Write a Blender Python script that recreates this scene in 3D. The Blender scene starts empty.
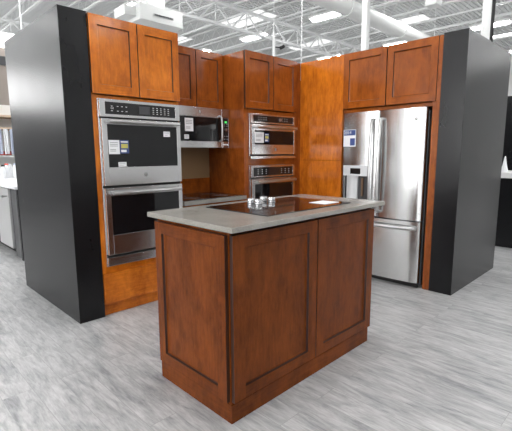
import bpy, bmesh, math, random
from mathutils import Vector, Matrix
random.seed(7)
C = bpy.context.scene.collection
PI = math.pi

# ------------------------------------------------------------------ materials
def nmat(name):
    m = bpy.data.materials.new(name); m.use_nodes = True
    nt = m.node_tree; b = nt.nodes['Principled BSDF']
    return m, nt, b
def mixc(nt, fac, a, b_):
    n = nt.nodes.new('ShaderNodeMix'); n.data_type = 'RGBA'
    if isinstance(fac, (int, float)): n.inputs[0].default_value = fac
    else: nt.links.new(fac, n.inputs[0])
    for i, v in ((6, a), (7, b_)):
        if isinstance(v, tuple): n.inputs[i].default_value = (*v, 1)
        else: nt.links.new(v, n.inputs[i])
    return n.outputs[2]
def noise(nt, scale, sc=(1, 1, 1), detail=4, rough=.6, dist=0, coord='Object'):
    t = nt.nodes.new('ShaderNodeTexCoord'); mp = nt.nodes.new('ShaderNodeMapping')
    mp.inputs['Scale'].default_value = sc
    nt.links.new(t.outputs[coord], mp.inputs[0])
    n = nt.nodes.new('ShaderNodeTexNoise'); n.inputs['Scale'].default_value = scale
    n.inputs['Detail'].default_value = detail; n.inputs['Roughness'].default_value = rough
    n.inputs['Distortion'].default_value = dist
    nt.links.new(mp.outputs[0], n.inputs['Vector'])
    return n.outputs['Fac']
def ramp(nt, src, stops):
    r = nt.nodes.new('ShaderNodeValToRGB'); nt.links.new(src, r.inputs[0])
    e = r.color_ramp.elements
    while len(e) < len(stops): e.new(.5)
    for k, (p, c) in enumerate(stops):
        e[k].position = p; e[k].color = (*c, 1) if isinstance(c, tuple) else (c, c, c, 1)
    return r.outputs[0]
def srgb(*c):
    return tuple((x/255/12.92 if x/255 <= .04045 else ((x/255+.055)/1.055)**2.4) for x in c)

def plain(name, col, rough=.5, metal=0, emit=0, spec=.5, coat=0):
    m, nt, b = nmat(name)
    b.inputs['Base Color'].default_value = (*col, 1); b.inputs['Roughness'].default_value = rough
    b.inputs['Metallic'].default_value = metal; b.inputs['Specular IOR Level'].default_value = spec
    b.inputs['Coat Weight'].default_value = coat
    if emit:
        b.inputs['Emission Color'].default_value = (1, 1, 1, 1); b.inputs['Emission Strength'].default_value = emit
    else:
        # slight procedural variation of the finish
        f = noise(nt, 6, detail=3)
        mr = nt.nodes.new('ShaderNodeMapRange'); mr.inputs[3].default_value = rough*.9; mr.inputs[4].default_value = min(1, rough*1.12)
        nt.links.new(f, mr.inputs[0]); nt.links.new(mr.outputs[0], b.inputs['Roughness'])
    return m

def wood(name, sc, dark, mid, light, rough=.24, spec=.25):
    m, nt, b = nmat(name)
    broad = noise(nt, 2.2, (1+.6*(sc[0] > 1), 1+.6*(sc[1] > 1), .8), 5, .65, .6)
    grain = noise(nt, 14, sc, 6, .7, .3)
    blot = noise(nt, 11, (1, 1, .45), 5, .7, .25)
    c1 = ramp(nt, broad, [(.30, dark), (.52, mid), (.74, light)])
    c2 = ramp(nt, grain, [(.30, dark), (.70, light)])
    c3 = ramp(nt, blot, [(.38, dark), (.60, light)])
    c = mixc(nt, .38, c1, c2); c = mixc(nt, .24, c, c3)
    nt.links.new(c, b.inputs['Base Color'])
    b.inputs['Roughness'].default_value = rough
    b.inputs['Specular IOR Level'].default_value = spec
    bp = nt.nodes.new('ShaderNodeBump'); bp.inputs['Strength'].default_value = .04; bp.inputs['Distance'].default_value = .002
    nt.links.new(grain, bp.inputs['Height']); nt.links.new(bp.outputs[0], b.inputs['Normal'])
    return m
def woodset(name, d, m_, l, r=.15, sp=.4):
    return (wood(name+'_vertical_grain', (5, 5, .6), d, m_, l, r, sp), wood(name+'_horizontal_grain', (.6, .6, 6), d, m_, l, r, sp))
W_AMBER = woodset('amber_cherry', (.17, .030, .003), (.50, .125, .008), (.80, .24, .018))
W_RED = woodset('red_cherry', (.085, .017, .004), (.24, .055, .007), (.43, .11, .014))
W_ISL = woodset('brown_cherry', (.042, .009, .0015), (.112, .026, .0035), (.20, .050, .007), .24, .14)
W_MID = woodset('brown_amber_cherry', (.10, .020, .003), (.25, .060, .008), (.42, .112, .015))
wv, wh = W_AMBER

def steel(name, base=.62, rough=.22, sc=(1, 1, 60)):
    m, nt, b = nmat(name)
    f = noise(nt, 8, sc, 3, .6)
    mr = nt.nodes.new('ShaderNodeMapRange'); mr.inputs[3].default_value = rough*.75; mr.inputs[4].default_value = rough*1.3
    nt.links.new(f, mr.inputs[0]); nt.links.new(mr.outputs[0], b.inputs['Roughness'])
    c = ramp(nt, f, [(.3, base*.92), (.7, base*1.04)])
    nt.links.new(c, b.inputs['Base Color']); b.inputs['Metallic'].default_value = 1
    return m
ss = steel('stainless_steel'); ssv = steel('stainless_door_steel', .60, .24, (40, 40, 1))
hs = steel('polished_handle_steel', .55, .30, (1, 1, 1))
silver = plain('silver_plastic', (.62, .63, .65), .35)
blackglass = plain('black_glass', (.006, .006, .007), .05, spec=.42)
ctlblack = plain('black_control_glass', (.012, .012, .013), .12)
blackpaint = None
def mk_black():
    m, nt, b = nmat('satin_black_paint')
    f = noise(nt, 3, (1, 1, .4), 5, .6)
    c = ramp(nt, f, [(.3, (.007, .007, .008)), (.75, (.012, .012, .013))])
    nt.links.new(c, b.inputs['Base Color'])
    mr = nt.nodes.new('ShaderNodeMapRange'); mr.inputs[3].default_value = .23; mr.inputs[4].default_value = .29
    nt.links.new(f, mr.inputs[0]); nt.links.new(mr.outputs[0], b.inputs['Roughness'])
    b.inputs['Specular IOR Level'].default_value = .3
    return m
blackpaint = mk_black()
dark = plain('dark_gap', (.01, .01, .01), .7)
casegrey = plain('dark_grey_case', (.05, .05, .055), .45)
edge_shade = plain('dark_stained_edge', (.028, .008, .003), .4)  # shadow lines of door recesses and gaps, painted as a dark colour
whitep = plain('white_paper', (.82, .83, .85), .6)
bluep = plain('blue_label_print', (.04, .07, .22), .5)
yellowp = plain('yellow_label_print', (.55, .50, .12), .5)
inkp = plain('grey_ink', (.18, .18, .2), .6)
marks = plain('pale_panel_marking', (.55, .55, .55), .5)
green = plain('green_led_digits', (.1, .9, .2), .4); 
green.node_tree.nodes['Principled BSDF'].inputs['Emission Color'].default_value = (.15, 1, .2, 1)
green.node_tree.nodes['Principled BSDF'].inputs['Emission Strength'].default_value = .4
knobm = plain('satin_metal_knob', (.55, .55, .56), .25, metal=.85)
ringm = plain('burner_ring_print', (.10, .10, .10), .2)
tanwall = plain('tan_laminate', (.30, .19, .095), .35)  # paler tone for the upper part of the back panel
whitepaint = plain('white_paint', (.80, .80, .79), .6)
deckm = plain('white_roof_deck', (.72, .73, .73), .7)
joistm = plain('white_painted_steel', (.80, .81, .81), .55)
beamg = plain('shaded_grey_steel', (.45, .46, .46), .55)  # plain mid grey for base plates, grille and columns
ductm = plain('white_duct', (.72, .73, .72), .5)
lampm = plain('lamp_diffuser', (1, 1, 1), .5, emit=38)
skym = plain('skylight_panel', (.5, .5, .5), .5, emit=.85)
signm = plain('lit_white_panel', (1, 1, 1), .5, emit=2.0)
glow_left = plain('daylight_window_glass', (1, 1, 1), .5, emit=8)  # glow of added left-hand windows, brightens cabinet fronts and steel
glow_back = plain('high_window_glass', (1, 1, 1), .5, emit=4.5)  # added glow that brightens the upper reflection in the left black wall
greywall = plain('grey_wall_paint', (.68, .68, .68), .6)
beige = plain('beige_board', (.62, .48, .36), .6)
redm = plain('red_plastic', (.62, .07, .05), .4)
palebl = plain('pale_blue_cloth', (.50, .54, .66), .8)
greypanel = plain('grey_cabinet_side', (.08, .08, .085), .4)
dishm = plain('light_grey_steel', (.62, .62, .62), .35, metal=.6)

def mk_quartz():
    m, nt, b = nmat('grey_quartz')
    f = noise(nt, 160, detail=3); g = noise(nt, 5, detail=4)
    c = ramp(nt, f, [(.3, (.19, .18, .16)), (.7, (.31, .295, .265))])
    c2 = ramp(nt, g, [(.3, (.20, .19, .17)), (.7, (.30, .285, .255))])
    nt.links.new(mixc(nt, .5, c, c2), b.inputs['Base Color']); b.inputs['Roughness'].default_value = .22
    return m
quartz = mk_quartz()

def mk_floor():
    m, nt, b = nmat('grey_vinyl_planks')
    t = nt.nodes.new('ShaderNodeTexCoord'); mp = nt.nodes.new('ShaderNodeMapping')
    mp.inputs['Rotation'].default_value = (0, 0, PI/2)
    nt.links.new(t.outputs['Object'], mp.inputs[0])
    br = nt.nodes.new('ShaderNodeTexBrick'); br.inputs['Scale'].default_value = 1
    br.inputs['Brick Width'].default_value = 1.22; br.inputs['Row Height'].default_value = .152
    br.inputs['Mortar Size'].default_value = .0012; br.offset = .37
    br.inputs['Color1'].default_value = (.0, .0, .0, 1); br.inputs['Color2'].default_value = (1, 1, 1, 1)
    br.inputs['Mortar'].default_value = (.35, .35, .35, 1)
    nt.links.new(mp.outputs[0], br.inputs['Vector'])
    # per-plank shift of the grain
    cmb = nt.nodes.new('ShaderNodeVectorMath'); cmb.operation = 'MULTIPLY_ADD'
    nt.links.new(br.outputs['Color'], cmb.inputs[0]); cmb.inputs[1].default_value = (3, 5, 2)
    nt.links.new(t.outputs['Object'], cmb.inputs[2])
    def ns(sc, scale, det, dist):
        q = nt.nodes.new('ShaderNodeMapping'); q.inputs['Scale'].default_value = sc
        nt.links.new(cmb.outputs[0], q.inputs[0])
        n = nt.nodes.new('ShaderNodeTexNoise'); n.inputs['Scale'].default_value = scale
        n.inputs['Detail'].default_value = det; n.inputs['Roughness'].default_value = .65; n.inputs['Distortion'].default_value = dist
        nt.links.new(q.outputs[0], n.inputs['Vector']); return n.outputs['Fac']
    streak = ns((9, 1.5, 1), 2.6, 7, .8); patch = ns((4.5, 1.5, 1), 1.7, 5, .9); fine = ns((34, 4, 1), 3, 4, .4)
    c1 = ramp(nt, streak, [(.34, (.13, .135, .145)), (.47, (.34, .345, .35)), (.62, (.60, .60, .60))])
    c2 = ramp(nt, patch, [(.34, (.15, .155, .165)), (.50, (.42, .415, .41)), (.66, (.60, .595, .59))])
    c3 = ramp(nt, fine, [(.34, (.16, .16, .165)), (.64, (.58, .58, .58))])
    c = mixc(nt, .5, c1, c2); c = mixc(nt, .25, c, c3)
    c = mixc(nt, .03, c, br.outputs['Color'])
    c = mixc(nt, br.outputs['Fac'], c, (.27, .27, .27))
    nt.links.new(c, b.inputs['Base Color']); b.inputs['Roughness'].default_value = .38
    bp = nt.nodes.new('ShaderNodeBump'); bp.inputs['Strength'].default_value = .15; bp.inputs['Distance'].default_value = .002
    nt.links.new(streak, bp.inputs['Height']); nt.links.new(bp.outputs[0], b.inputs['Normal'])
    return m
floorm = mk_floor()

# ------------------------------------------------------------------ mesh builder
def FW(x, y, z): return (x, y, z)
def FY(y0): return lambda a, d, z: (a, y0-d, z)
def FX(x0): return lambda a, d, z: (x0-d, a, z)

class MB:
    def __init__(s, frame=FW):
        s.bm = bmesh.new(); s.f = frame; s.mats = []
    def mi(s, m):
        if m not in s.mats: s.mats.append(m)
        return s.mats.index(m)
    def v(s, p): return s.bm.verts.new(s.f(*p))
    def face(s, vs, m, smooth=False):
        try: f = s.bm.faces.new(vs)
        except ValueError: return
        f.material_index = s.mi(m); f.smooth = smooth
    def box(s, a0, a1, d0, d1, z0, z1, m):
        P = [s.v((a, d, z)) for z in (z0, z1) for d in (d0, d1) for a in (a0, a1)]
        for q in ((0, 1, 3, 2), (4, 6, 7, 5), (0, 4, 5, 1), (2, 3, 7, 6), (0, 2, 6, 4), (1, 5, 7, 3)):
            s.face([P[i] for i in q], m)
        return s
    def ring(s, a0, a1, d0, d1, z0, z1, w, wz0, wz1, m, mh=None):
        """rectangular frame, stiles w wide, rails wz0 (bottom) and wz1 (top) high, real hole"""
        mh = mh or m
        s.box(a0, a0+w, d0, d1, z0, z1, m); s.box(a1-w, a1, d0, d1, z0, z1, m)
        s.box(a0+w, a1-w, d0, d1, z0, z0+wz0, mh); s.box(a0+w, a1-w, d0, d1, z1-wz1, z1, mh)
        return s
    def prism(s, prof, z0, z1, m, smooth=True):
        lo = [s.v((a, d, z0)) for a, d in prof]; hi = [s.v((a, d, z1)) for a, d in prof]
        n = len(prof)
        for i in range(n): s.face([lo[i], lo[(i+1) % n], hi[(i+1) % n], hi[i]], m, smooth)
        s.face(lo, m); s.face(hi[::-1], m)
        return s
    def tube(s, pts, r, m, seg=12, ru=None):
        """round or flattened bar along pts (frame coords)"""
        pts = [Vector(s.f(*p)) for p in pts]; rings = []
        ax = None
        for i, p in enumerate(pts):
            t = (pts[min(i+1, len(pts)-1)]-pts[max(i-1, 0)]).normalized()
            if ax is None:
                ax = Vector((0, 0, 1)) if abs(t.z) < .9 else Vector((1, 0, 0))
            u = (ax - t*ax.dot(t)).normalized(); w = t.cross(u); ax = u
            rings.append([s.bm.verts.new(p+(u*math.cos(2*PI*k/seg)*(ru or r)+w*math.sin(2*PI*k/seg)*r)) for k in range(seg)])
        for a, b in zip(rings, rings[1:]):
            for k in range(seg): s.face([a[k], a[(k+1) % seg], b[(k+1) % seg], b[k]], m, True)
        s.face(rings[0][::-1], m); s.face(rings[-1], m)
        return s
    def lathe(s, c, prof, m, seg=24):
        """c world centre xy + z0; prof list of (r,z)"""
        rings = []
        for r, z in prof:
            rings.append([s.bm.verts.new((c[0]+max(r, 1e-4)*math.cos(2*PI*k/seg), c[1]+max(r, 1e-4)*math.sin(2*PI*k/seg), c[2]+z)) for k in range(seg)])
        for a, b in zip(rings, rings[1:]):
            for k in range(seg): s.face([a[k], a[(k+1) % seg], b[(k+1) % seg], b[k]], m, True)
        s.face(rings[0][::-1], m); s.face(rings[-1], m)
        return s
    def disc(s, a, z, d0, d1, r, m, seg=24):
        """short round stud whose axis is the outward direction d"""
        lo = [s.v((a+r*math.cos(2*PI*k/seg), d0, z+r*math.sin(2*PI*k/seg))) for k in range(seg)]
        hi = [s.v((a+r*.86*math.cos(2*PI*k/seg), d1, z+r*.86*math.sin(2*PI*k/seg))) for k in range(seg)]
        for k in range(seg): s.face([lo[k], lo[(k+1) % seg], hi[(k+1) % seg], hi[k]], m, True)
        s.face(lo[::-1], m); s.face(hi, m)
        return s
    def build(s, name, parent=None, bevel=.0015, origin=None, kind=None):
        me = bpy.data.meshes.new(name)
        bmesh.ops.recalc_face_normals(s.bm, faces=s.bm.faces[:])
        o = bpy.data.objects.new(name, me); C.objects.link(o)
        org = Vector((0, 0, 0))
        if parent is not None:
            o.parent = parent
            p = parent
            while p is not None: org += p.location; p = p.parent
        elif origin is None:
            vs = [v.co for v in s.bm.verts]
            org = Vector(((min(v.x for v in vs)+max(v.x for v in vs))/2, (min(v.y for v in vs)+max(v.y for v in vs))/2, min(v.z for v in vs)))
            o.location = org
        else:
            org = Vector(origin); o.location = org
        bmesh.ops.translate(s.bm, verts=s.bm.verts[:], vec=-org)
        s.bm.to_mesh(me); s.bm.free()
        for m in s.mats: me.materials.append(m)
        me.shade_smooth(); me.set_sharp_from_angle(angle=math.radians(35))
        if bevel:
            b = o.modifiers.new('bevel', 'BEVEL'); b.width = bevel; b.segments = 2; b.limit_method = 'ANGLE'; b.harden_normals = True
        if kind: o['kind'] = kind
        return o

def tag(o, label, cat, group=None):
    o['label'] = label; o['category'] = cat
    if group: o['group'] = group
    return o
def thing(name, loc, label, cat, group=None):
    o = bpy.data.objects.new(name, None); o.location = loc; o.empty_display_size = .1; C.objects.link(o)
    return tag(o, label, cat, group)

def writing(txt, frame, a, d, z, size, m, parent, name='lettering', flip=1):
    """raised lettering standing on a face; a runs to the viewer's right when flip=1"""
    cu = bpy.data.curves.new('lettering', 'FONT'); cu.body = txt; cu.size = size; cu.extrude = .0003
    cu.align_x = 'CENTER'; cu.align_y = 'CENTER'
    t = bpy.data.objects.new('tmp', cu); C.objects.link(t)
    bpy.context.view_layer.update()
    me = bpy.data.meshes.new_from_object(t.evaluated_get(bpy.context.evaluated_depsgraph_get()))
    bpy.data.objects.remove(t)
    org = Vector((0, 0, 0)); p = parent
    while p is not None: org += p.location; p = p.parent
    for v in me.vertices:
        v.co = Vector(frame(a+flip*v.co.x, d+v.co.z+.0003, z+v.co.y))-org
    me.materials.clear(); me.materials.append(m)
    o = bpy.data.objects.new(name, me); C.objects.link(o); o.parent = parent
    return o

def shaker(frame, a0, a1, z0, z1, parent, name='door', w=.064, t=.022, d0=.004, wz=.07, bead=.010, dep=.015):
    """five-piece door: stiles, rails, a sloped inner bead and a sunk centre panel"""
    m = MB(frame)
    def rect(ia, iz, d): return [m.v(p) for p in ((a0+ia, d, z0+iz), (a1-ia, d, z0+iz), (a1-ia, d, z1-iz), (a0+ia, d, z1-iz))]
    D = d0+t
    back = rect(0, 0, d0); fo = rect(0, 0, D-.0015); f1 = rect(.0015, .0015, D)
    b0 = rect(w, wz, D); b1 = rect(w+bead*.35, wz+bead*.35, D-dep*.8); b2 = rect(w+bead, wz+bead, D-dep)
    m.face(back[::-1], wv)
    for A, B in ((back, fo), (fo, f1), (b0, b1), (b1, b2)):
        for k in range(4): m.face([A[k], A[(k+1) % 4], B[(k+1) % 4], B[k]], edge_shade if (A is back or A is b0) else wh if k in (0, 2) else wv)
    # stiles run full height, rails between them
    T = [m.v(p) for p in ((a0+w, D, z0+.0015), (a1-w, D, z0+.0015), (a1-w, D, z1-.0015), (a0+w, D, z1-.0015))]
    m.face([f1[0], T[0], b0[0], b0[3], T[3], f1[3]], wv); m.face([T[1], f1[1], f1[2], T[2], b0[2], b0[1]], wv)
    m.face([T[0], T[1], b0[1], b0[0]], wh); m.face([T[3], b0[3], b0[2], T[2]], wh)
    m.face(b2, wv)
    o = m.build(name, parent, 0); o.data.shade_flat()
    return o
def open_box(F, a0, a1, z0, z1, depth, t, lip=.018):
    """cabinet box with open front behind its doors"""
    m = MB(F)
    m.box(a0, a1, -depth, -.10, z0, z1, wv)
    m.box(a0, a0+lip, -.10, 0, z0, z1, wv); m.box(a1-lip, a1, -.10, 0, z0, z1, wv)
    m.box(a0+lip, a1-lip, -.10, 0, z0, z0+lip, wh); m.box(a0+lip, a1-lip, -.10, 0, z1-lip, z1, wh)
    return m.build('cabinet_box', t, .001)

# ------------------------------------------------------------------ setting
m = MB(); m.box(-14, 34, -14, 34, -.05, 0, floorm); m.build('floor', None, 0, (0, 0, 0), 'structure')
H7 = 7.6
m = MB(); m.box(-14, 34, -14, 34, H7, H7+.1, deckm)
for i in range(240):                                    # corrugated deck ribs run across the joists
    y = -12+i*.19
    m.box(-14, 34, y, y+.06, H7-.04, H7, deckm)
m.build('ceiling', None, 0, (0, 0, 0), 'structure')
def wallbox(name, *b):
    m = MB(); m.box(*b, greywall if name == 'wall_front' else whitepaint); return m.build(name, None, 0, None, 'structure')
wallbox('wall_right', 34, 34.2, -14, 34, 0, H7)
wallbox('wall_back', -14, 34, 34, 34.2, 0, H7)
wallbox('wall_left', -14.2, -14, -14, 34, 0, H7)
wallbox('wall_front', -14, 34, -14.2, -14, 0, H7)
m = MB(); m.box(-9, .6, 10, 10.2, 0, 2.3, plain('charcoal_paint', (.23, .23, .235), .6)); m.build('wall_aisle', None, .002, None, 'structure')  # unseen wall added to darken the lower reflection in the left black wall
k = 0
for i, (x, y, ax) in enumerate([(-13.98, -6, 'x'), (-13.98, 4, 'x'), (-13.98, 14, 'x'), (-13.98, 24, 'x'), (-10, 33.98, 'y2'), (-3, 33.98, 'y2'), (4, 33.98, 'y2'), ]):  # added unseen glowing windows, for fill light and reflections
    k += 1
    m = MB(FX(x) if ax == 'x' else FY(y) if ax == 'y' else (lambda a, d, z: (a, 33.98+d, z)))
    c = y if ax == 'x' else x
    s = -1                                             # frames stand into the room
    z0, z1 = (2.4, 7.2) if ax == 'y2' else (.9, 4.6)
    m.ring(c-3.2, c+3.2, -.06, 0, z0, z1, .08, .08, .08, joistm)
    for q in (-1.07, 1.07): m.box(c+q-.03, c+q+.03, -.06, 0, z0+.08, z1-.08, joistm)
    m.box(c-3.12, c+3.12, -.03, -.01, z0+.08, z1-.08, glow_back if ax == 'y2' else glow_left)
    m.build('window_%d' % k, None, 0, None, 'structure')

# roof joists (open web), running along y
def joist_mesh():
    m = MB()
    y0, y1 = -13.9, 33.9
    zt, zb = H7-.06, H7-.56
    for z in (zt, zb):
        m.box(-.05, .05, y0, y1, z-.03, z+.03, joistm)
    n = int((y1-y0)/.8); st = (y1-y0)/n
    for i in range(n):
        a, b_ = y0+i*st, y0+(i+.5)*st
        m.tube([(0, a, zt), (0, b_, zb)], .012, joistm, 5)
        m.tube([(0, b_, zb), (0, a+st, zt)], .012, joistm, 5)
    return m.build('roof_joist', None, 0, (0, 0, 0))
J0 = joist_mesh()
tag(J0, 'long white open-web steel joist under the store roof deck', 'roof joist', 'open-web joists under the roof deck')
xs = [2.6+1.62*i for i in range(-1, 14)]
for i, x in enumerate(xs):
    o = J0 if i == 0 else J0.copy()
    if i: C.objects.link(o)
    o.location = (x, 0, 0)
# girders along x with diagonal web
def girder(y, label, z0=6.1, z1=6.95, step=1.6):
    t = thing('roof_girder', (10, y, z0), label, 'girder')
    m = MB(); m.box(-4, 30, y-.08, y+.08, z1-.09, z1, joistm); m.build('top_chord', t, 0)
    m = MB(); m.box(-4, 30, y-.08, y+.08, z0, z0+.09, joistm); m.build('bottom_chord', t, 0)
    m = MB()
    x = -4
    while x < 29.9:
        m.tube([(x, y, z1-.04), (x+step/2, y, z0+.04)], .035, joistm, 6)
        m.tube([(x+step/2, y, z0+.04), (x+step, y, z1-.04)], .035, joistm, 6)
        m.tube([(x+step, y, z1-.04), (x+step, y, z0+.04)], .025, joistm, 6); x += step
    m.build('web', t, 0)
girder(12.6, 'white roof girder crossing above the left black wall, zigzag web visible')
girder(20.5, 'far white roof girder behind the first, crossing the joists', 6.2, 7.0)

# lamps
def ceiling_light():
    t = thing('ceiling_light', (0, 0, 0), '', 'light')
    m = MB(); m.box(-.24, .24, -.78, .78, .03, .12, whitepaint); m.build('housing', t, .01)
    m = MB(); pts = []
    for i in range(28):
        a = 2*PI*i/28; pts.append((.20*math.copysign(abs(math.cos(a))**.7, math.cos(a)), .74*math.copysign(abs(math.sin(a))**.8, math.sin(a))))
    m.prism(pts, -.02, .03, lampm); m.build('diffuser', t, 0)
    for s in (-.6, .6):
        m = MB(); m.tube([(0, s, .12), (0, s, H7-6.62)], .008, joistm, 6); m.build('suspension_rod', t, 0)
    return t
L0 = ceiling_light(); first = True
GL = 'hanging lamps beneath the roof'
special = {(14, 14.2): 'oval white lamp hanging above the middle oven cabinet', (14, 10.1): 'bright oval white lamp right of the thin hanging rod',
           (20, 10.1): 'oval white lamp just above the right door over the refrigerator'}
for x in (-10, -4, 2, 8, 14, 20, 26):
    for y in (-10.4, -6.3, -2.2, 1.9, 6.0, 10.1, 14.2, 18.3, 22.4):
        if (x, y) in ((26, 22.4), (26, 18.3), (-10, 22.4)): continue
        if first: o = L0; first = False
        else:
            o = L0.copy(); C.objects.link(o)
            for ch in list(L0.children):
                c = ch.copy(); C.objects.link(c); c.parent = o
        o.location = (x, y, 6.6)
        o['label'] = special.get((x, y), 'oval white lamp in the repeating rows under the roof'); o['group'] = GL
for i, (x, y, lab) in enumerate([(14.1, 14.7, 'long bright skylight behind joists over the microwave wall'), (19.9, 10.0, 'bright skylight above the white duct over the refrigerator'), (13.6, 20.5, 'skylight glowing above the cabinets over the microwave'), (25.5, 9, 'far bright skylight near the white column at right'), (20, 15.5, 'skylight seen above the middle oven cabinet, beside the camera')]):
    t = thing('skylight', (x, y, H7-.06), lab, 'skylight')
    m = MB(); m.ring(0, 0, 0, 0, 0, 0, 0, 0, 0, joistm) if 0 else None
    m.box(x-.62, x+.62, y-1.35, y+1.35, H7-.055, H7-.045, skym); m.build('panel', t, 0)
    m = MB()
    for a in (-1, 1):
        m.box(x+a*.65-.03, x+a*.65+.03, y-1.4, y+1.4, H7-.09, H7-.04, joistm); m.box(x-.68, x+.68, y+a*1.38-.03, y+a*1.38+.03, H7-.09, H7-.04, joistm)
    m.build('frame', t, 0)

# columns
def column(x, y, w, lab, darkside=False):
    t = thing('steel_column', (x, y, 0), lab, 'column')
    m = MB(); m.box(x-w/2, x+w/2, y-w/2, y+w/2, 0, H7, ductm); m.build('post', t, .01)
    m = MB(); m.box(x-w/2-.08, x+w/2+.08, y-w/2-.08, y+w/2+.08, 0, .03, beamg); m.build('base_plate', t, 0)
    if darkside:
        m = MB(); m.tube([(x-w/2-.02, y-w/2-.03, .1), (x-w/2-.02, y-w/2-.03, H7)], .03, dark, 8); m.build('conduit', t, 0); tag_ = None
column(9.1, 5.45, .14, 'white square steel column rising behind the left refrigerator cabinet door')
column(9.0, 2.75, .17, 'white steel column with dark conduit rising behind the right black wall', True)
for i, (x, y, q) in enumerate([(-6, 5.6, .16), (-4.5, 7.6, .13), (-7.5, 8.6, .2)]):  # unseen columns added only for darker streaks in the refrigerator's reflection
    m = MB(); m.box(x-q, x+q, y-q, y+q, 0, H7, beamg); m.build('trim_%d' % (i+2), None, .01, None, 'structure')
# round duct
t = thing('air_duct', (11, 7.1, 5.3), 'thick round white air duct running above the refrigerator cabinets', 'duct')
m = MB(); m.tube([(5.0, 7.1, 5.5), (24, 7.1, 5.5)], .24, ductm, 24); m.build('pipe', t, 0)
for x in (7.5, 10.8, 14.1, 17.4, 20.7):
    m = MB(); m.tube([(x-.04, 7.1, 5.5), (x+.04, 7.1, 5.5)], .262, ductm, 24); m.build('joint_band', t, 0)
for x in (9, 13, 17, 21):
    m = MB(); m.tube([(x, 7.1, 5.7), (x, 7.1, H7)], .012, joistm, 6); m.build('hanger', t, 0)
# HVAC box
t = thing('air_handling_unit', (6.75, 10.5, 4.95), 'white boxy ventilation unit with dark slotted grille above left cabinets', 'ventilation unit')
F = FY(10.6)
m = MB(F); m.box(6.1, 7.5, -1.0, 0, 4.97, 5.40, ductm); m.build('casing', t, .02)
m = MB(F); m.box(6.52, 7.16, 0, .02, 5.13, 5.19, beamg); m.build('grille', t, 0)
for q in range(5):
    m = MB(F); m.box(6.54+q*.122, 6.65+q*.122, .02, .03, 5.145, 5.175, casegrey); m.build('slot', t, 0)
m = MB(F); m.box(5.75, 6.1, -.8, -.2, 5.06, 5.32, ductm); m.build('side_duct', t, .02)
m = MB(); m.box(6.5, 7.1, 10.9, 11.5, 5.4, H7-.04, ductm); m.build('drop_duct', t, .02)
# hanging rod, camera pole
m = MB(); m.tube([(8.0, 6.5, 3.0), (8.0, 6.5, H7)], .013, joistm, 8); o = m.build('hanging_rod', None, 0); tag(o, 'thin white hanging rod in front of the bright oval lamp', 'rod')
t = thing('security_camera', (7.05, 6.5, 3.4), 'small black camera on a white pole above the middle oven cabinet', 'camera')
m = MB(); m.tube([(7.03, 6.5, 2.8), (7.03, 6.5, 3.95)], .032, ductm, 10); m.tube([(7.03, 6.5, 3.93), (7.03, 6.5, H7)], .008, joistm, 6); m.build('pole', t, 0)
m = MB(); m.tube([(7.15, 6.42, 3.64), (7.17, 6.32, 3.67)], .035, dark, 12); m.tube([(7.03, 6.5, 3.66), (7.16, 6.42, 3.65)], .012, dark, 8); m.build('camera_body', t, 0)
t = thing('ceiling_speaker', (10.6, 5.2, 4.95), 'white spotlight box hanging at top right of the view', 'spotlight')
m = MB(); m.box(10.45, 10.8, 4.35, 4.65, 4.85, 5.2, ductm); m.build('housing', t, .03)
m = MB(); m.tube([(10.62, 4.5, 5.2), (10.62, 4.5, H7)], .015, joistm, 8); m.build('stem', t, 0)
t.location = (10.6, 4.5, 4.85)
for ch in t.children: ch.location = Vector((10.6, 5.2, 4.95))-Vector((10.6, 4.5, 4.85))
# sprinkler main
m = MB(); m.tube([(20.5, -6, 6.2), (20.5, 14, 6.2)], .09, ductm, 12); o = m.build('sprinkler_pipe', None, 0); tag(o, 'thin white pipe running above the right black wall', 'pipe')

# ------------------------------------------------------------------ black end walls
HT = 2.368
t = thing('partition_wall', (1.265, 3.83, 0), 'tall black wall ending the display at left of the double oven', 'partition wall')
m = MB(); m.box(1.162, 1.368, 3.149, 4.518, 0, HT, blackpaint); m.build('wall_slab', t, .002)
t = thing('partition_wall', (4.5, 1.42, 0), 'tall black wall ending the display at right of the refrigerator', 'partition wall')
m = MB(); m.box(3.862, 5.159, 1.319, 1.528, 0, HT, blackpaint); m.build('wall_slab', t, .002)
# dark back partition behind both runs (carries the cabinets)
m = MB(); m.box(1.368, 4.62, 3.76, 3.86, 0, 2.30, blackpaint); m.box(4.52, 4.62, 1.528, 3.76, 0, 2.30, blackpaint)
o = m.build('trim_1', None, 0, None, 'structure')

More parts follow.
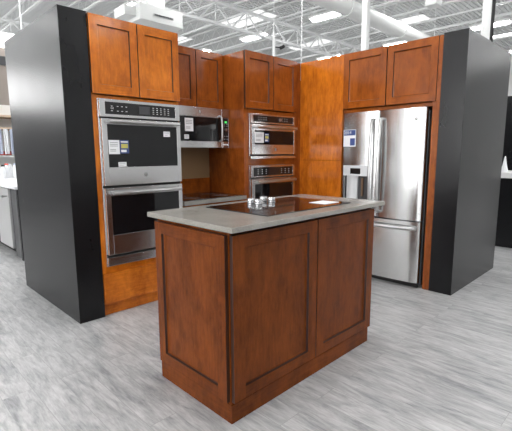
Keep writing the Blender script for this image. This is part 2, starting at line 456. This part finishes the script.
# ------------------------------------------------------------------ appliances helpers
def badge(F, a, d, z, r, parent):
    m = MB(F); m.disc(a, z, d, d+.002, r, casegrey); m.disc(a, z, d+.002, d+.003, r*.8, hs); b_ = m.build('badge', parent, 0)
    return b_
def bar_handle(F, a0, a1, d, z, parent, off=.045, r=.012, name='handle'):
    m = MB(F)
    n = 10
    pts = [(a0+(a1-a0)*i/n, d+off+.006*math.sin(PI*i/n), z) for i in range(n+1)]
    m.tube(pts, r, hs, 14, ru=r*1.15)
    for a in (a0+.02, a1-.02): m.box(a-.012, a+.012, d, d+off, z-.009, z+.009, hs)
    return m.build(name, parent, .001)
def sticker(F, a0, a1, z0, z1, d, parent, blue=False, name='energy_label', flip=1):
    m = MB(F); m.box(a0, a1, d, d+.001, z0, z1, bluep if blue else whitep)
    w, h = a1-a0, z1-z0
    if blue:
        m.box(a0+w*.12, a1-w*.12, d+.001, d+.0015, z0+h*.40, z0+h*.72, yellowp)
        m.box(a0+w*.1, a1-w*.1, d+.001, d+.0015, z0+h*.82, z0+h*.92, whitep)
        m.box(a0+w*.1, a1-w*.3, d+.001, d+.0015, z0+h*.10, z0+h*.28, whitep)
    else:
        for q in (.80, .68, .56, .30, .20): m.box(a0+w*.12, a1-w*(.15+.2*(q < .4)), d+.001, d+.0014, z0+h*q, z0+h*(q+.035), inkp)
    return m.build(name, parent, 0)
def marking(F, a0, a1, z0, z1, d, parent, cols, rows, name='marking'):
    m = MB(F)
    for c in cols:
        for r in rows:
            m.box(a0+c*(a1-a0)-.007, a0+c*(a1-a0)+.007, d, d+.0006, z0+r*(z1-z0)-.0025, z0+r*(z1-z0)+.0025, marks)
    return m.build(name, parent, 0)
def oven_door(F, a0, a1, z0, z1, g, hz, parent, d0=.02, t=.035, bd=None):
    """steel door ring around a window g=(ga0,ga1,gz0,gz1)"""
    ga0, ga1, gz0, gz1 = g
    m = MB(F)
    m.box(a0, ga0, d0, d0+t, z0, z1, ss); m.box(ga1, a1, d0, d0+t, z0, z1, ss)
    m.box(ga0, ga1, d0, d0+t, z0, gz0, ss); m.box(ga0, ga1, d0, d0+t, gz1, z1, ss)
    dr = m.build('oven_door', parent, .002)
    m = MB(F); m.box(ga0, ga1, d0, d0+t-.001, gz0, gz1, blackglass); m.build('window_glass', dr, 0)
    bar_handle(F, ga0+.0, ga1-.0, d0+t, hz, dr)
    if bd: badge(F, bd[0], d0+t, bd[1], .016, dr); writing('GE', F, bd[0], d0+t+.003, bd[1], .013, casegrey, dr, 'badge_lettering')
    return dr

# ------------------------------------------------------------------ TALL OVEN CABINET (left)
def carcass(F, a0, a1, z0, z1, depth, t, openings=None, sides=True):
    m = MB(F); m.box(a0, a0+.019, -depth, -.019, z0, z1, wv); m.build('side_panel', t, .001)
    m = MB(F); m.box(a1-.019, a1, -depth, -.019, z0, z1, wv); m.build('side_panel', t, .001)
    m = MB(F); m.box(a0+.019, a1-.019, -depth, -.019, z1-.019, z1, wh); m.build('top_panel', t, .001)
    m = MB(F); m.box(a0+.019, a1-.019, -depth, -depth+.01, z0, z1-.019, wv); m.build('back_panel', t, 0)
    return t
F1 = FY(3.155)
t = thing('oven_cabinet', (1.762, 3.45, 0), 'tall cherry cabinet holding the double oven beside the left black wall', 'cabinet')
carcass(F1, 1.369, 2.157, .0, 2.357, .60, t)
m = MB(F1)
m.box(1.369, 1.405, -.019, 0, .105, 2.357, wv); m.box(2.137, 2.157, -.019, 0, .105, 2.357, wv)
m.box(1.405, 2.137, -.019, 0, 1.752, 1.775, wh); m.box(1.405, 2.137, -.019, 0, .105, .418, wh); m.box(1.405, 2.137, -.019, 0, 2.33, 2.357, wh)
m.build('face_frame', t, .001)
shaker(F1, 1.371, 1.760, 1.784, 2.357, t); shaker(F1, 1.768, 2.156, 1.784, 2.357, t)
m = MB(F1); m.box(1.371, 2.156, 0, .02, .107, .362, wh); m.build('drawer_front', t, .002)
m = MB(F1); m.box(1.371, 2.156, -.04, -.022, 0, .104, wh); m.build('toe_kick', t, .001)

def seams(F, a0, a1, zs, d, t):
    for z0, z1 in zs:
        m = MB(F); m.box(a0, a1, d, d+.0015, z0, z1, dark); m.build('seam', t, 0)
t = thing('double_oven', (1.77, 3.42, .42), 'stainless steel double wall oven in the tall left cabinet', 'oven')
m = MB(F1); m.box(1.408, 2.134, -.55, -.02, .425, 1.745, casegrey); m.build('oven_body', t, 0)
m = MB(F1); m.box(1.404, 2.138, .0, .02, .418, 1.752, ss); m.build('trim_frame', t, .002)
m = MB(F1); m.ring(1.408, 2.134, .02, .045, 1.612, 1.748, .045, .022, .022, ss); c = m.build('control_panel', t, .002)
m = MB(F1); m.box(1.453, 2.089, .02, .044, 1.634, 1.726, ctlblack); g = m.build('black_control_glass', c, 0)
marking(F1, 1.47, 2.08, 1.64, 1.72, .044, c, (.06, .14, .20, .26), (.25, .7))
marking(F1, 1.47, 2.08, 1.64, 1.72, .044, c, (.66, .72, .78, .84, .90), (.2, .4, .6, .8))
m = MB(F1); m.box(1.74, 1.84, .044, .0448, 1.648, 1.712, casegrey); m.build('display', c, 0)
writing('GE', F1, 1.51, .044, 1.68, .022, marks, c)
seams(F1, 1.408, 2.134, ((1.600, 1.614), (1.058, 1.078)), .02, t)
d = oven_door(F1, 1.412, 2.130, 1.078, 1.599, (1.455, 2.092, 1.222, 1.555), 1.576, t, bd=(1.772, 1.155))
sticker(F1, 1.458, 1.548, 1.325, 1.435, .055, d); sticker(F1, 1.552, 1.628, 1.33, 1.435, .055, d, True)
sticker(F1, 1.53, 1.60, 1.225, 1.262, .055, d, name='small_label')
sticker(F1, 1.955, 2.02, 1.47, 1.515, .055, d, name='small_label')
oven_door(F1, 1.412, 2.130, .518, 1.058, (1.455, 2.092, .678, .995), 1.020, t)
m = MB(F1); m.box(1.41, 2.13, .02, .024, .494, .518, dark); m.build('vent_slot', t, 0)
m = MB(F1); m.box(1.408, 2.134, .02, .04, .425, .494, ss); m.build('bottom_trim', t, .002)

# ------------------------------------------------------------------ microwave wall
F2 = FY(3.48)
wv, wh = W_RED
t = thing('wall_cabinet', (2.556, 3.6, 1.79), 'short cherry wall cabinet with two doors above the microwave', 'cabinet')
open_box(F2, 2.159, 2.954, 1.788, 2.357, .27, t, .006)
shaker(F2, 2.161, 2.581, 1.793, 2.357, t); shaker(F2, 2.589, 2.934, 1.793, 2.357, t)
m = MB(F2); m.box(2.937, 2.954, 0, .004, 1.79, 2.357, wv); m.build('filler_strip', t, 0)

FM = FY(3.40)
t = thing('microwave_oven', (2.57, 3.57, 1.385), 'stainless over-the-range microwave hanging under the short wall cabinet', 'microwave')
m = MB(FM); m.box(2.19, 2.945, -.335, -.002, 1.388, 1.785, casegrey); m.build('body', t, .002)
m = MB(FM); m.box(2.19, 2.845, 0, .022, 1.695, 1.785, ss); m.box(2.845, 2.945, 0, .022, 1.695, 1.785, ss); m.build('top_trim', t, .002)
m = MB(FM); m.ring(2.19, 2.85, 0, .022, 1.385, 1.693, .012, .065, .004, ss); d = m.build('microwave_door', t, .002)
m = MB(FM); m.box(2.202, 2.838, 0, .021, 1.45, 1.689, blackglass); m.build('window_glass', d, 0)
m = MB(FM); m.tube([(2.815, .022, 1.452), (2.815, .05, 1.462)]+[(2.815, .058+.006*math.sin(PI*i/8), 1.465+.225*i/8) for i in range(9)]+[(2.815, .05, 1.70), (2.815, .022, 1.71)], .010, hs, 12); m.build('handle', d, 0)
sticker(FM, 2.375, 2.475, 1.545, 1.672, .022, d); sticker(FM, 2.365, 2.42, 1.47, 1.512, .022, d, name='small_label')
m = MB(FM); m.ring(2.852, 2.945, 0, .022, 1.385, 1.693, .010, .065, .004, ss); c = m.build('control_panel', t, .002)
m = MB(FM); m.box(2.862, 2.935, 0, .021, 1.45, 1.689, ctlblack); m.build('black_control_glass', c, 0)
m = MB(FM); m.box(2.885, 2.917, .021, .0215, 1.642, 1.662, green); m.build('display', c, 0)
m = MB(FM); m.disc(2.90, 1.575, .021, .035, .014, hs); m.build('knob', c, 0)
marking(FM, 2.868, 2.930, 1.46, 1.56, .021, c, (.2, .8), (.15, .45))
marking(FM, 2.868, 2.930, 1.60, 1.64, .021, c, (.2, .8), (.3, .8))
for q in range(3):
    m = MB(FM); m.box(2.866+q*.024, 2.880+q*.024, .022, .024, 1.412, 1.424, whitep); m.build('button', c, 0)
badge(FM, 2.56, .022, 1.74, .015, t); writing('GE', FM, 2.56, .025, 1.74, .012, casegrey, t, 'badge_lettering')

m = MB(); m.box(2.158, 2.955, 3.744, 3.758, .845, 1.05, wh); m.box(2.158, 2.955, 3.744, 3.758, 1.05, 1.788, tanwall)
o = m.build('back_panel', None, 0); tag(o, 'tan back panel with brown lower band below the microwave', 'panel')
t = thing('base_cabinet', (2.556, 3.45, 0), 'low cherry base cabinet under the counter between the oven cabinets', 'cabinet')
FB = FY(3.16)
m = MB(FB); m.box(2.159, 2.954, -.56, 0, .10, .845, wv); m.build('cabinet_box', t, .001)
shaker(FB, 2.163, 2.553, .115, .66, t); shaker(FB, 2.559, 2.950, .115, .66, t)
m = MB(FB); m.box(2.163, 2.950, 0, .02, .67, .825, wh); m.build('drawer_front', t, .002)
m = MB(FB); m.box(2.161, 2.952, -.07, -.05, 0, .10, dark); m.build('toe_kick', t, 0)
m = MB(); m.box(2.160, 2.953, 3.118, 3.74, .847, .886, quartz); o = m.build('countertop', None, .003)
tag(o, 'short grey countertop between the two oven cabinets below the microwave', 'countertop')

# ------------------------------------------------------------------ MIDDLE OVEN CABINET
t = thing('cooktop', (2.557, 3.42, .886), 'black glass cooktop in the short counter below the microwave', 'cooktop')
m = MB(); m.box(2.185, 2.930, 3.160, 3.670, .8862, .892, blackglass); m.build('glass_surface', t, .002)
for x, y in ((2.37, 3.30), (2.37, 3.52), (2.74, 3.30), (2.74, 3.52)):
    m = MB(); m.lathe((x, y, .8919), [(.085, 0), (.085, .0003)], ringm, 32); m.build('burner_ring', t, 0)
t = thing('oven_cabinet', (3.4, 3.45, 0), 'tall cherry cabinet in the corner holding two small ovens', 'cabinet')
carcass(F1, 2.956, 3.867, .0, 2.355, .60, t)
m = MB(F1)
m.box(2.956, 3.018, -.019, 0, .105, 2.355, wv); m.box(3.735, 3.869, -.019, 0, .105, 2.355, wv)
m.box(3.018, 3.735, -.019, 0, 1.742, 1.780, wh); m.box(3.018, 3.735, -.019, 0, 2.33, 2.355, wh); m.box(3.018, 3.735, -.019, 0, 1.196, 1.266, wh); m.box(3.018, 3.735, -.019, 0, .105, .48, wh)
m.build('face_frame', t, .001)
shaker(F1, 2.958, 3.375, 1.789, 2.357, t); shaker(F1, 3.383, 3.776, 1.789, 2.357, t)
m = MB(F1); m.box(2.96, 3.772, 0, .02, .107, .44, wh); m.build('drawer_front', t, .002)
m = MB(F1); m.box(2.958, 3.865, -.03, -.012, 0, .104, wh); m.build('toe_kick', t, 0)

t = thing('built_in_microwave', (3.375, 3.4, 1.27), 'compact stainless built-in oven, upper of two in the corner cabinet', 'oven')
m = MB(F1); m.box(3.022, 3.728, -.5, -.02, 1.275, 1.735, casegrey); m.build('oven_body', t, 0)
m = MB(F1); m.box(3.018, 3.734, 0, .018, 1.268, 1.74, ss); m.build('trim_frame', t, .002)
m = MB(F1); m.ring(3.020, 3.732, .018, .04, 1.64, 1.738, .035, .014, .016, ss); c = m.build('control_panel', t, .002)
m = MB(F1); m.box(3.055, 3.697, .018, .039, 1.654, 1.722, ctlblack); m.build('black_control_glass', c, 0)
marking(F1, 3.06, 3.69, 1.66, 1.72, .039, c, (.12, .18, .24, .30, .72, .78, .84), (.3, .7))
m = MB(F1); m.disc(3.47, 1.688, .039, .055, .017, hs); m.build('knob', c, 0)
seams(F1, 3.022, 3.730, ((1.630, 1.642),), .018, t)
d = oven_door(F1, 3.024, 3.728, 1.312, 1.630, (3.068, 3.700, 1.418, 1.566), 1.600, t, .018, .03, bd=(3.39, 1.365))
sticker(F1, 3.065, 3.20, 1.435, 1.545, .049, d); sticker(F1, 3.215, 3.28, 1.445, 1.535, .049, d, True)
m = MB(F1); m.box(3.02, 3.732, .018, .022, 1.296, 1.312, dark); m.build('vent_slot', t, 0)
m = MB(F1); m.box(3.012, 3.738, .018, .045, 1.266, 1.296, ss); m.build('bottom_trim', t, .002)
t = thing('wall_oven', (3.375, 3.4, .5), 'stainless wall oven, lower of two in the corner cabinet', 'oven')
m = MB(F1); m.box(3.022, 3.728, -.5, -.02, .49, 1.19, casegrey); m.build('oven_body', t, 0)
m = MB(F1); m.box(3.018, 3.734, 0, .018, .485, 1.194, ss); m.build('trim_frame', t, .002)
m = MB(F1); m.ring(3.020, 3.732, .018, .04, 1.068, 1.192, .035, .014, .018, ss); c = m.build('control_panel', t, .002)
m = MB(F1); m.box(3.055, 3.697, .018, .039, 1.082, 1.174, ctlblack); m.build('black_control_glass', c, 0)
marking(F1, 3.06, 3.69, 1.085, 1.17, .039, c, (.1, .2, .3, .7, .8, .9), (.25, .5, .75))
seams(F1, 3.022, 3.730, ((1.054, 1.068),), .018, t)
oven_door(F1, 3.024, 3.728, .50, 1.054, (3.068, 3.690, .62, .995), 1.025, t, .018, .03)

wv, wh = W_AMBER
# corner panel beside the refrigerator
t = thing('tall_side_panel', (3.88, 2.86, 0), 'wide flat cherry panel between corner oven cabinet and refrigerator', 'panel')
m = MB(); m.box(3.87, 3.888, 2.562, 3.154, 1.243, 2.357, wv); m.build('upper_board', t, .001)
m = MB(); m.box(3.87, 3.888, 2.562, 3.154, 0, 1.241, wv); m.build('lower_board', t, .001)

wv, wh = W_MID
# ------------------------------------------------------------------ refrigerator cabinet
F3 = FX(3.89)
t = thing('refrigerator_cabinet', (4.1, 2.07, 0), 'cherry cabinet surround with two doors above the refrigerator', 'cabinet')
open_box(F3, 1.572, 2.558, 1.748, 2.357, .60, t, .033)
shaker(F3, 2.068, 2.558, 1.791, 2.357, t); shaker(F3, 1.570, 2.059, 1.791, 2.357, t)
m = MB(F3); m.box(1.530, 1.596, -.60, .018, 0, 1.788, wv); m.box(1.530, 1.568, -.60, .018, 1.788, 2.357, wv); m.build('side_panel', t, .001)
m = MB(F3); m.box(2.562, 2.58, -.60, -.003, 0, 2.357, wv); m.build('side_panel', t, .001)

# ------------------------------------------------------------------ refrigerator
t = thing('refrigerator', (4.1, 2.06, 0), 'stainless french-door refrigerator with dispenser and bottom freezer drawer', 'refrigerator')
m = MB(); m.box(3.878, 4.46, 1.618, 2.52, .02, 1.715, casegrey); m.build('case', t, .004)
m = MB(); m.box(3.86, 3.878, 1.628, 2.505, .045, 1.70, dark); m.build('gasket', t, 0)
m = MB(); m.box(3.86, 3.90, 1.64, 2.49, .0, .045, dark); m.build('base_grille', t, 0)
FR = FX(3.86)
def dcurve(a, lo, hi, t0=.058, bow=.022):
    u = (a-lo)/(hi-lo); e = min(u, 1-u)
    return t0 + bow*(1-(2*u-1)**2) - .012*math.exp(-e*60)
def doorprof(a0, a1, lo, hi, n=18):
    P = [(a0+(a1-a0)*i/n, dcurve(a0+(a1-a0)*i/n, lo, hi)) for i in range(n+1)]
    return P+[(a1, 0), (a0, 0)]
m = MB(FR); m.prism(doorprof(1.622, 2.086, 1.622, 2.086), .676, 1.737, ssv); dR = m.build('right_door', t, 0)
m = MB(FR)
lo, hi = 2.091, 2.508
m.prism(doorprof(lo, hi, lo, hi), 1.085, 1.737, ssv)
m.prism(doorprof(lo, hi, lo, hi), .676, .80, ssv)
m.prism(doorprof(lo, 2.165, lo, hi, 6), .80, 1.085, ssv)
m.prism(doorprof(2.475, hi, lo, hi, 4), .80, 1.085, ssv)
dL = m.build('left_door', t, 0)
m = MB(FR); m.prism(doorprof(1.624, 2.506, 1.624, 2.506), .060, .664, ssv); dF = m.build('freezer_drawer', t, 0)
m = MB(FR); m.box(2.165, 2.475, 0, .012, .80, 1.085, casegrey); m.box(2.165, 2.475, .012, .07, .80, .812, casegrey)
disp = m.build('dispenser', dL, 0)
m = MB(FR); m.prism([(2.33+(2.462-2.33)*i/10, .03+.025*math.sin(PI*i/10)) for i in range(11)]+[(2.462, .012), (2.33, .012)], .812, 1.085, silver); m.build('dispenser_backplate', dL, 0)
m = MB(FR); m.box(2.262, 2.284, .02, .032, .87, 1.06, plain('brown_plastic', (.16, .09, .05), .4)); m.build('paddle', dL, .002)
m = MB(FR)
pn = [(2.160+(2.480-2.160)*i/12, dcurve(2.160+(2.480-2.160)*i/12, lo, hi)+.010) for i in range(13)]+[(2.48, .05), (2.16, .05)]
m.prism(pn, 1.085, 1.192, silver); cp = m.build('dispenser_control_panel', dL, 0)
m = MB(FR)
pn = [(2.262+(2.385-2.262)*i/6, dcurve(2.262+(2.385-2.262)*i/6, lo, hi)+.0115) for i in range(7)]+[(2.385, .055), (2.262, .055)]
m.prism(pn, 1.105, 1.165, ctlblack); m.build('display', dL, 0)
m = MB(FR)
dd = lambda a: dcurve(a, lo, hi)+.001
pn = [(2.335+(2.496-2.335)*i/6, dd(2.335+(2.496-2.335)*i/6)) for i in range(7)]+[(2.496, .04), (2.335, .04)]
m.prism(pn, 1.39, 1.565, whitep); lb = m.build('energy_label', dL, 0)
m = MB(FR)
dd = lambda a: dcurve(a, lo, hi)+.0018
for a0, a1, z0, z1 in ((2.345, 2.405, 1.40, 1.475), (2.340, 2.490, 1.505, 1.560), ):
    pn = [(a0+(a1-a0)*i/4, dd(a0+(a1-a0)*i/4)) for i in range(5)]+[(a1, .04), (a0, .04)]
    m.prism(pn, z0, z1, bluep)
m.build('label_print', dL, 0)
writing('2014', FR, 2.43, .087, 1.532, .045, whitep, dL, 'label_lettering', -1)
for a, dr_, lo_, hi_ in ((2.140, dL, 2.091, 2.508), (2.052, dR, 1.622, 2.086)):
    d0 = dcurve(a, lo_, hi_)
    m = MB(FR)
    pts = [(a, d0-.005, 1.655), (a, d0+.03, 1.652)]+[(a, d0+.040+.022*math.sin(PI*i/16), 1.642-(.90)*i/16) for i in range(17)]+[(a, d0+.03, .735), (a, d0-.005, .732)]
    m.tube(pts, .016, hs, 14, ru=.014); m.build('handle', dr_, 0)
m = MB(FR)
d0 = .06
pts = [(1.665, d0, .600), (1.665, d0+.035, .602)]+[(1.672+.785*i/16, d0+.042+.024*math.sin(PI*i/16), .602) for i in range(17)]+[(2.465, d0+.035, .602), (2.465, d0, .600)]
m.tube(pts, .015, hs, 14, ru=.020); m.build('handle', dF, 0)
d0 = dcurve(1.70, 1.622, 2.086)
m = MB(FR); m.disc(1.702, 1.635, d0-.004, d0+.004, .020, casegrey); m.disc(1.702, 1.635, d0+.004, d0+.005, .014, hs); m.build('badge', dR, 0)
writing('GE', FR, 1.702, d0+.005, 1.635, .016, casegrey, dR, 'badge_lettering', -1)

# ------------------------------------------------------------------ island
wv, wh = W_ISL
t = thing('kitchen_island', (1.85, 1.71, 0), 'cherry kitchen island cabinet standing alone on the grey plank floor', 'kitchen island')
open_box(FY(1.402), 1.212, 2.488, .098, .978, .613, t, .018)
FE = FX(1.212)
shaker(FE, 1.412, 2.018, .114, .953, t, 'end_panel', .066, .021, 0, .064)
FI = FY(1.400)
shaker(FI, 1.214, 1.862, .114, .953, t, 'door', .075, .021, 0, .064); shaker(FI, 1.869, 2.495, .114, .953, t, 'door', .072, .021, 0, .064)
m = MB(); m.box(1.207, 2.493, 1.395, 1.413, 0, .099, wh); m.build('toe_kick', t, .001)
m = MB(); m.box(1.207, 1.225, 1.413, 2.031, 0, .099, wh); m.build('toe_kick', t, .001)
m = MB(); m.box(1.225, 2.493, 1.945, 1.963, 0, .099, wh); m.build('toe_kick', t, .001)
m = MB(); m.box(1.158, 2.526, 1.318, 2.038, .979, 1.006, quartz); o = m.build('countertop', None, .003)
tag(o, 'grey speckled stone countertop lying on the kitchen island', 'countertop')

t = thing('cooktop', (1.885, 1.69, 1.006), 'black glass electric cooktop set into the island countertop', 'cooktop')
m = MB(); m.box(1.495, 2.275, 1.425, 1.935, 1.0062, 1.0115, blackglass); m.build('glass_surface', t, .002)
for x, y, r in ((1.68, 1.56, .105), (1.67, 1.78, .085), (2.08, 1.58, .12), (2.08, 1.77, .08)):
    m = MB()
    n = 40
    for rr in (r, r*.62):
        a = [m.v((x+rr*math.cos(2*PI*i/n), y+rr*math.sin(2*PI*i/n), 1.0117)) for i in range(n)]
        b_ = [m.v((x+(rr-.002)*math.cos(2*PI*i/n), y+(rr-.002)*math.sin(2*PI*i/n), 1.0117)) for i in range(n)]
        for i in range(n): m.face([a[i], a[(i+1) % n], b_[(i+1) % n], b_[i]], ringm)
    m.build('burner_ring', t, 0)
for x, y in ((1.807, 1.869), (1.805, 1.800), (1.938, 1.885), (1.940, 1.814)):
    m = MB(); m.lathe((x, y, 1.0116), [(.024, 0), (.0255, .002), (.0255, .008), (.020, .010), (.020, .013), (.0245, .015), (.0245, .028), (.023, .031), (0, .031)], knobm, 28); m.build('knob', t, 0)
m = MB()
for i in range(7):
    for j in range(2): m.box(2.0+.033*i, 2.012+.033*i, 1.83+.035*j, 1.838+.035*j, 1.0116, 1.0119, ringm)
m.build('touch_marking', t, 0)
m = MB(); m.box(2.075, 2.225, 1.485, 1.610, 1.0118, 1.0135, whitep)
o = m.build('paper_sheet', None, 0); tag(o, 'white sheet of paper lying on the right end of the cooktop', 'paper')

# ------------------------------------------------------------------ background, left
t = thing('base_cabinet', (1.75, 7.0, 0), 'dark grey counter cabinet run behind the left black wall', 'cabinet')
FD = FX(1.45)
m = MB(FD); m.box(5.66, 5.96, -.55, 0, .0, .90, greypanel); m.build('end_cabinet', t, .002)
m = MB(FD); m.box(6.60, 8.6, -.55, 0, .08, .90, greypanel); m.build('cabinet_box', t, .002)
m = MB(FD); m.box(5.97, 8.6, -.50, -.06, 0, .08, dark); m.build('toe_kick', t, 0)
m = MB(FD); m.box(5.60, 5.66, -.55, .02, .0, .90, blackpaint); m.build('end_panel', t, .002)
m = MB(); m.box(1.40, 2.05, 5.57, 8.65, .902, .940, whitep); o = m.build('countertop', None, .004); tag(o, 'white countertop on the counter run behind the left black wall', 'countertop')
t = thing('dishwasher', (1.7, 6.28, 0), 'light grey dishwasher with bar handle at the far left edge', 'dishwasher')
m = MB(FD); m.box(5.97, 6.59, -.54, 0, .085, .895, casegrey); m.build('body', t, .002)
m = MB(FD); m.box(5.975, 6.585, 0, .03, .10, .885, dishm); d = m.build('dishwasher_door', t, .003)
bar_handle(FD, 6.02, 6.54, .03, .79, d, .05, .014)
# shelving behind the counter
FS = FY(9.0)
t = thing('shelf_rack', (2.6, 9.25, 0), 'white store shelf rack behind the far left counter', 'shelf')
for x in (1.5, 3.7):
    m = MB(FS); m.box(x-.03, x+.03, -.5, 0, 0, 2.3, whitepaint); m.build('upright', t, 0)
m = MB(FS); m.box(1.53, 3.67, -.52, -.50, 0, 2.3, whitepaint); m.build('back_board', t, 0)
for z in (.5, .95, 1.27, 1.80, 2.03):
    m = MB(FS); m.box(1.53, 3.67, -.5, 0, z, z+.035, beige if z > 1.5 else whitepaint); m.build('shelf_board', t, .002)
g = 'folded towels hanging on the rack'
m = MB(FS); m.prism([(1.60+.01*i, .0+.012*math.sin(i*1.3)) for i in range(9)]+[(1.68, -.03), (1.60, -.03)], 1.33, 1.80, palebl); T0 = m.build('hanging_towel', None, 0); T0.location.y -= .06
tag(T0, 'white or pale blue towel hanging under the beige rack shelf', 'towel', g)
for i in range(1, 9):
    o = T0.copy(); C.objects.link(o); o.location = T0.location+Vector((.11*i, 0, 0))
    if i % 2:
        o.data = T0.data.copy(); o.data.materials[0] = whitep
m = MB(FS); m.box(1.80, 2.28, -.3, -.02, 1.308, 1.385, redm); o = m.build('red_tray', None, .01); tag(o, 'red tray on the middle shelf of the far left rack', 'tray')
def jar(x, y, z, r, h, cap, lab):
    t = thing('jar', (x, y, z), lab, 'jar')
    m = MB(); m.lathe((x, y, z), [(r*.9, 0), (r, .01), (r, h*.7), (r*.6, h*.85), (r*.55, h*.88)], whitep, 16); m.build('jar_body', t, 0)
    m = MB(); m.lathe((x, y, z+h*.885), [(r*.62, 0), (r*.62, h*.1), (r*.5, h*.115)], cap, 16); m.build('lid', t, 0)
for i, (x, y, cap, lab) in enumerate([(1.75, 7.5, dark, 'white jar with black lid on the far left counter'), (1.83, 7.62, redm, 'white jar with red lid on the far left counter'), (1.93, 7.8, whitep, 'all-white jar on the far left counter'), (1.93, 7.5, palebl, 'white jar with pale blue lid on the far left counter')]):
    jar(x, y, .9402, .045, .22+.02*(i % 2), cap, lab)
# lit white fascia and brown pier far left
t = thing('lit_fascia', (2.2, 11.0, 3.8), 'bright white lit fascia box high at the far left edge', 'sign')
m = MB(); m.box(1.4, 3.6, 11.0, 11.5, 3.83, 4.07, signm); m.build('light_panel', t, .01)
for x in (1.8, 3.3):
    m = MB(); m.tube([(x, 11.25, 4.07), (x, 11.25, H7)], .02, joistm, 6); m.build('hanger', t, 0)
t = thing('store_pier', (2.4, 11.8, 0), 'brownish grey pier with dark band at the far left edge', 'column')
m = MB(); m.box(1.6, 3.4, 11.6, 12.0, 0, 3.9, plain('taupe_paint', (.30, .26, .23), .6)); m.build('shaft', t, .005)
m = MB(); m.box(1.6, 3.4, 11.55, 11.6, 3.45, 3.65, casegrey); m.build('dark_band', t, 0)

# ------------------------------------------------------------------ background, right
t = thing('base_cabinet', (6.75, .9, 0), 'black counter cabinet beyond the right black wall', 'cabinet')
FQ = FX(6.42)
m = MB(FQ); m.box(1.0, 1.66, -.6, 0, .0, .965, blackpaint); m.build('cabinet_box', t, .002)
m = MB(); m.box(6.38, 7.05, .96, 1.70, .967, 1.05, whitepaint); o = m.build('countertop', None, .004); tag(o, 'thick white countertop on the black cabinet at the right edge', 'countertop')
m = MB(); m.box(7.10, 7.22, 1.2, 2.1, 0, 2.145, blackpaint); o = m.build('partition_wall', None, .002); tag(o, 'lower black partition behind the white counter at the right edge', 'partition wall')
m = MB(); m.lathe((6.5, 1.628, 1.0502), [(.05, 0), (.048, .02), (.028, .09), (.010, .2), (.002, .215)], whitep, 16)
o = m.build('paper_cone', None, 0); tag(o, 'small white cone standing on the counter at the right edge', 'cone')

# ------------------------------------------------------------------ light & camera
w = bpy.data.worlds.new('w'); bpy.context.scene.world = w; w.use_nodes = True
w.node_tree.nodes['Background'].inputs[0].default_value = (.9, .95, 1, 1); w.node_tree.nodes['Background'].inputs[1].default_value = .5

cam = bpy.data.cameras.new('camera'); co = bpy.data.objects.new('camera', cam); C.objects.link(co)
cam.sensor_fit = 'HORIZONTAL'; cam.sensor_width = 36; cam.lens = 408.15/512*36
p, r, yw = [math.radians(v) for v in (8.734, -.296, 45.269)]
fwd = Vector((math.cos(yw)*math.cos(p), math.sin(yw)*math.cos(p), -math.sin(p)))
right = Vector((math.sin(yw), -math.cos(yw), 0)); up = right.cross(fwd)
r2 = right*math.cos(r)+up*math.sin(r); u2 = -right*math.sin(r)+up*math.cos(r)
M = Matrix((r2, u2, -fwd)).transposed().to_4x4(); M.translation = Vector((0, 0, 1.33))
co.matrix_world = M
cam.clip_start = .05; cam.clip_end = 200
sc = bpy.context.scene; sc.camera = co
sc.view_settings.view_transform = 'Standard'; sc.view_settings.look = 'None'; sc.view_settings.gamma = 1
sc.view_settings.use_curve_mapping = False; sc.view_settings.exposure = .22
